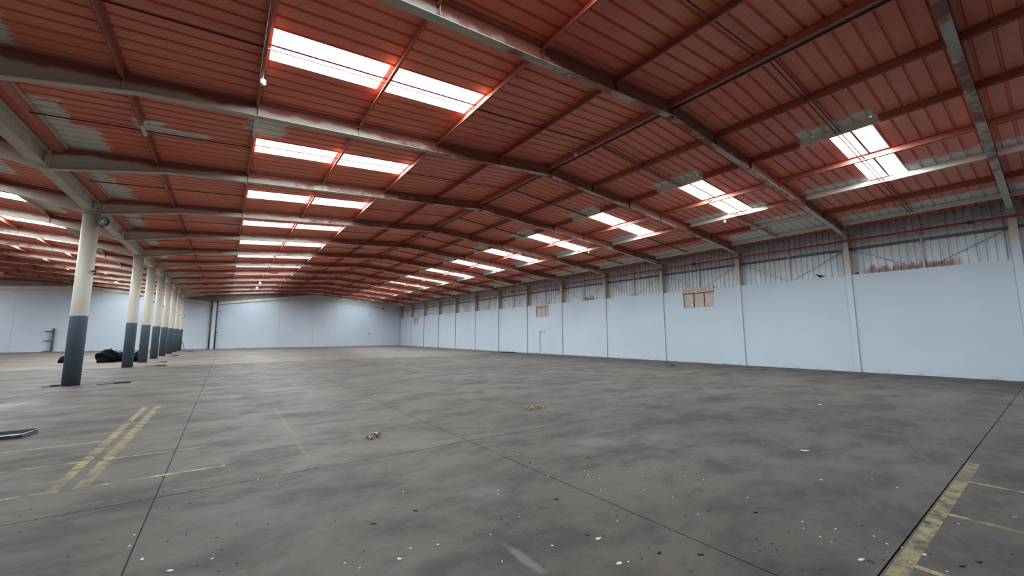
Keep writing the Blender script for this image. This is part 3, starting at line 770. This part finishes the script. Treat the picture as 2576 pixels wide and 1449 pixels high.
# ledge: bird, dark box, oval ring
bird = empty('bird', (XR + 0.10, 6.25, ZW), label='small dark bird perched on the ledge of the white wall', cat='bird')
spine = [(0, -0.17, 0.075), (0, -0.10, 0.08), (0, -0.05, 0.085), (0, 0.0, 0.09), (0, 0.05, 0.10), (0, 0.085, 0.125), (0, 0.10, 0.15), (0, 0.118, 0.172), (0, 0.14, 0.176), (0, 0.165, 0.17)]
MB().tube(spine, [0.012, 0.022, 0.042, 0.052, 0.048, 0.034, 0.024, 0.026, 0.020, 0.004], 12).obj('body', 'chip_dark', bird, True)
for s in (-0.018, 0.018):
    MB().tube([(s, 0.01, 0.05), (s, 0.015, 0.006), (s, 0.04, 0.003)], 0.005, 6).obj('leg', 'chip_dark', bird)
for s in (-1, 1):
    MB().prism([(0.05, 0.12), (0.02, 0.13), (-0.12, 0.095), (-0.15, 0.075), (-0.05, 0.075), (0.03, 0.085)], 'x', s * 0.046 - 0.006, s * 0.046 + 0.006).obj('wing', 'chip_dark', bird)
t = empty('ledge_box', (XR + 0.1, fr(1) - 0.28, ZW), label='small black box on the ledge beside the second wall column', cat='box')
MB().box((-0.06, -0.07, 0), (0.06, 0.07, 0.09)).obj('case', 'black', t)
MB().box((-0.05, -0.12, 0), (0.02, -0.075, 0.07)).obj('bracket', 'white_plastic', t)
V = []; F = []
for i in range(24):
    a = 2 * math.pi * i / 24
    for j in range(8):
        q = 2 * math.pi * j / 8; rr = 1 + 0.32 * math.cos(q)
        V.append((0.05 * math.sin(q), 0.13 * rr * math.cos(a), 0.245 + 0.18 * rr * math.sin(a)))
for i in range(24):
    for j in range(8):
        F.append((i * 8 + j, ((i + 1) % 24) * 8 + j, ((i + 1) % 24) * 8 + (j + 1) % 8, i * 8 + (j + 1) % 8))
t = empty('oval_ring', (XR + 0.10, 30.4, ZW + 0.002), label='white oval ring standing on the wall ledge in the distance', cat='ring')
link('ring', mesh('ring', V, F, 'white_plastic', True), t)
MB().box((-0.05, -0.07, 0.0), (0.05, 0.07, 0.03)).obj('foot', 'white_plastic', t)

# ------------------------------------------------------------------ faded yellow floor lines
def strip(x0, x1, y0, y1, label, grp, mat='yellow'):
    mb = MB(); n = max(1, int(max(x1 - x0, y1 - y0) / 0.5))
    mb.box((x0, y0, 0.0005), (x1, y1, 0.002)); mb.obj('floor_line', mat, label=label, cat='floor line', group=grp)
gl = 'yellow lines on the left floor'; gr = 'yellow lines on the right floor'
strip(-1.40, -1.30, 6.2, 12.2, 'faded yellow floor line, left one of the long pair', gl)
strip(-1.20, -1.08, 6.2, 12.2, 'faded yellow floor line, right one of the long pair', gl)
for i, y in enumerate((6.25, 7.48, 8.72)):
    strip(-2.9, -1.40, y - 0.03, y + 0.03, '%s thin yellow cross line left of the long pair' % ('nearest', 'middle', 'farthest')[i], gl, 'yellow_thin')
for i, y in enumerate((6.23, 7.44)):
    strip(-1.08, (0.1, -0.1)[i], y - 0.03, y + 0.03, '%s thin yellow cross line right of the long pair' % ('nearer', 'farther')[i], gl, 'yellow_thin')
strip(0.96, 1.02, 6.1, 10.4, 'very faint yellow line in the middle distance', gl, 'yellow_faint')
strip(5.03, 5.13, 6.2, 9.7, 'faint yellow trace near the crumb heap', gr, 'yellow_faint')
strip(2.6, 7.6, 0.76, 0.86, 'long worn yellow line beside the right floor joint', gr)
for i, x in enumerate((3.98, 5.33, 6.66)):
    strip(x - 0.03, x + 0.03, -0.6, 0.76, '%s yellow cross line at the right edge' % ('nearest', 'middle', 'farthest')[i], gr, 'yellow_thin')

# ------------------------------------------------------------------ flakes and crumbs
DARK = [(-1.93,7.72,1),(-1.39,5.64,1),(-1.26,5.17,1),(-0.94,5.06,1),(-0.82,4.39,1),(-1.9,9.23,1),(-0.95,9.73,1),(0.33,7.75,1),(0.41,8.13,1),(0.92,8.13,1),(-0.06,7.92,1),(-0.42,5.61,1),(-0.1,5.56,1),(0.66,5.21,1),(0.4,4.13,1),(0.19,4.28,1),(-0.26,4.26,1),(-0.15,4.3,1),(0.05,4.1,1),(0.08,3.86,1),(-0.97,5.01,1),(-0.94,5.58,1),(-1.36,5.76,1),(-0.68,4.61,1),(-0.17,5.07,1),(-0.32,5.08,1),(0.07,3.54,1),(-0.05,3.7,1),(0.17,3.58,1),(1.52,3.63,2),(2.74,3.06,2),(1.13,3.6,3),(1.16,6.33,1),(1.86,6.59,1),(1.66,4.86,1),(2.03,4.15,1),(2.98,4.69,1),(3.17,4.45,1),(3.21,4.08,1.5),(3.73,4.37,1),(3.33,4.24,1),(3.97,4.03,1),(2.06,3.02,1),(1.75,2.97,1),(1.64,2.94,1),(0.95,3.22,1),(2.2,2.71,1),(1.9,2.27,1),(2.47,2.4,1.6),(0.88,3.85,1),(2.56,3.78,1),(3.52,4.75,1),(2.69,7.7,1),(3.42,7.41,1),(2.12,6.21,1),(3.09,4.84,1),(4.0,4.61,1),(4.39,4.47,1),(0.6,5.01,1),(1.42,4.54,1),(0.92,5.53,1),(3.28,5.89,1),(3.99,1.79,2),(3.68,2.05,1.3),(3.4,2.11,1.3),(2.7,1.9,3),(2.92,1.71,2.5),(2.59,2.16,1),(2.92,2.47,1),(3.97,4.03,1),(3.94,3.79,3),(4.0,3.34,1),(3.94,2.91,1),(3.93,2.64,1),(3.58,2.48,1),(4.22,2.69,1),(4.25,2.93,1),(3.5,1.57,1),(3.51,1.47,1),(3.45,1.41,1),(3.81,1.46,1),(3.3,1.2,1),(3.42,1.13,1),(4.45,1.15,1),(2.68,1.64,1),(2.69,1.98,1),(2.56,2.31,1),(3.33,2.81,1),(3.29,1.82,1),(3.33,1.48,1),(2.53,1.93,1),(5.01,3.64,1),(3.81,0.96,1.8),(4.24,0.57,3),(4.42,0.51,1.8),(4.28,0.73,1),(4.76,0.38,1),(4.45,1.15,1),(3.91,0.91,1),(4.02,1.04,1),(3.97,1.2,1),(3.3,1.2,1),(6.7,1.11,1),(11.17,1.48,1),(19.93,8.1,1.5),(3.41,1.13,1)]
WHITE = [(0.4,5.42,1),(-0.2,3.73,1.8),(-0.38,4.03,3),(0.03,3.75,1),(0.55,5.1,1),(-0.49,4.55,1),(-0.49,4.34,1),(2.39,3.58,1),(2.34,3.5,1),(1.59,4.13,1),(1.12,2.95,1.5),(0.86,3.0,1),(0.79,3.13,1),(1.24,3.04,1),(1.43,2.97,1),(1.84,2.86,1),(2.21,2.97,1),(2.13,2.44,1),(1.7,2.49,1),(3.55,3.47,1),(3.08,4.71,1),(3.09,3.59,1),(3.3,4.46,1),(6.55,2.24,2.6),(11.02,3.39,2.2),(2.35,1.98,2.0),(2.49,2.3,1.6),(2.42,1.96,1),(3.78,1.0,1.6),(4.19,1.26,1),(3.94,1.29,1),(4.12,1.47,1),(3.99,1.42,1),(5.43,1.73,1),(4.4,2.49,1),(4.34,2.67,1),(4.98,2.81,1),(3.94,3.15,1),(3.5,3.2,1),(3.48,3.35,1),(3.26,2.96,1),(3.7,2.42,1),(5.82,2.58,1),(6.57,2.77,1),(3.53,2.07,1),(2.85,2.41,1),(3.91,1.21,1),(3.62,2.7,1),(4.28,1.98,1),(4.23,0.75,1.4),(3.77,1.0,1),(4.24,0.87,1),(4.22,0.95,1),(4.29,1.04,1),(5.81,1.18,1),(5.92,1.4,1),(5.44,1.72,1),(5.72,0.41,1),(4.02,0.79,1),(16.02,3.78,1),(13.93,2.57,1),(4.07,0.62,1),(5.14,0.68,1)]
def flake(seed, mat, long=1.0, thick=0.3, curl=0.0):
    rnd = random.Random(seed); n = 7; top = []; bot = []
    for i in range(n):
        a = 2 * math.pi * i / n + rnd.uniform(-0.25, 0.25); r = rnd.uniform(0.7, 1.1)
        x, y = r * math.cos(a) * long, r * math.sin(a)
        z = curl * x * x / (long * long)
        bot.append((x, y, z)); top.append((x * 0.85, y * 0.85, z + thick * rnd.uniform(0.7, 1.2)))
    V = bot + top + [(0, 0, thick * 1.15), (0, 0, 0)]
    F = []
    for i in range(n):
        j = (i + 1) % n; F += [(i, j, n + j, n + i), (n + i, n + j, 2 * n), (j, i, 2 * n + 1)]
    return mesh('flake', V, F, mat)
def place(x, y):
    a = 'beyond the near cross joint' if y > 5.43 else 'before the near cross joint'
    if y < 0.88: return 'among the yellow lines on the right'
    if x < -0.46: return 'left of the left joint, ' + a
    if x < 3.09: return 'between the two long joints, ' + a
    return 'right of the long joints, ' + a if x < 9 else 'far right near the white wall'
FD = [flake(i, 'chip_dark', 1.0 + 0.2 * i, 0.34) for i in range(4)]; FDL = [flake(20 + i, 'chip_dark', 2.4, 0.5) for i in range(2)]
FW = [flake(40 + i, 'chip_white', 1.1 + 0.2 * i, 0.25, 0.15) for i in range(4)]; FWL = flake(60, 'chip_white', 2.2, 0.35, 0.3)
for i, (x, y, s) in enumerate(DARK):
    stick = s >= 2.5
    sc = 0.0085 if s == 1 else (0.012 if stick else 0.0105 * s)
    d_ = math.hypot(x, y); sc *= 1.0 + 0.035 * max(0, d_ - 4)
    link('rust_flake', random.choice(FDL if stick else FD), None, (x, y, 0), (0, 0, random.uniform(0, 6.28) if not stick else random.uniform(-0.9, 0.1)), (sc, sc, sc),
         label=('elongated dark sliver' if stick else ('larger dark chunk' if s > 1 else 'small dark flake')) + ' on floor ' + place(x, y), cat='flake',
         group='dark slivers on the floor' if stick else ('larger dark chunks on the floor' if s > 1 else 'small dark flakes on the floor'))
for i, (x, y, s) in enumerate(WHITE):
    big = s > 2.1
    sc = 0.0082 if s == 1 else (0.0115 if i == 2 else 0.0115 * s)
    d_ = math.hypot(x, y); sc *= 1.0 + 0.03 * max(0, d_ - 4)
    lab = 'small pale paint flake on floor ' + place(x, y); g_ = 'small pale flakes on the floor'
    if big: lab = {2: 'thin pale sliver of paint near the bottom left joint'}.get(i, 'large curled white flake on the right floor' if x < 8 else 'flat white flake on the floor before the right wall'); g_ = 'large pale flakes'
    elif s > 1: lab = 'medium pale paint flake on floor ' + place(x, y); g_ = 'medium pale flakes on the floor'
    link('paint_flake', FWL if big else random.choice(FW), None, (x, y, 0), (0, 0, random.uniform(0, 6.28)), (sc, sc, sc), label=lab, cat='flake', group=g_)
# two heaps of tan crumbs
for x, y, n, rad, lab in ((5.58, 6.93, 26, 0.22, 'larger heap of tan crumbs on the open floor'), (2.0, 6.51, 18, 0.14, 'smaller heap of tan crumbs on the open floor')):
    t = empty('crumb_heap', (x, y, 0), label=lab, cat='crumbs', group='heaps of tan crumbs')
    mb = MB(); rnd = random.Random(n)
    for i in range(n):
        a = rnd.uniform(0, 6.28); r = rad * rnd.random() ** 0.7; q = rnd.uniform(0.012, 0.032); cx, cy = r * math.cos(a) * 1.3, r * math.sin(a); cz = max(0, 0.05 * (1 - r / rad))
        mb.tube([(cx - q, cy - q * 0.6, cz), (cx, cy, cz + q), (cx + q * 1.3, cy + q * 0.7, cz + q * 0.4)], [q * 0.35, q * 0.8, q * 0.3], 6)
    mb.obj('crumbs', 'chip_brown', t, kind='stuff')
    link('pale_chip', FW[1], t, (0.05, 0.02, 0.05), (0.3, 0.2, 0.5), (0.035, 0.03, 0.03)); link('pale_chip', FW[2], t, (-0.08, -0.03, 0.04), (0.2, -0.3, 2.0), (0.03, 0.025, 0.03))
# dust-fine grit nobody could count
V = []; F = []
rnd = random.Random(3)
for i in range(900):
    x = rnd.uniform(-2.5, 9.5); y = rnd.uniform(0.2, 9.0)
    if y < 0.4 * abs(x) - 2.5: continue
    s = rnd.uniform(0.0015, 0.0036); n = len(V); a = rnd.uniform(0, 6.28); c_, s_ = math.cos(a) * s, math.sin(a) * s
    V += [(x + c_, y + s_, 0), (x - s_, y + c_, 0), (x - c_, y - s_, 0), (x + s_, y - c_, 0), (x, y, s * 0.9)]
    F += [(n, n + 1, n + 4), (n + 1, n + 2, n + 4), (n + 2, n + 3, n + 4), (n + 3, n, n + 4)]
link('floor_grit', mesh('floor_grit', V, F, 'chip_dark'), label='fine dark grit scattered over the concrete floor', cat='grit', kind='stuff')
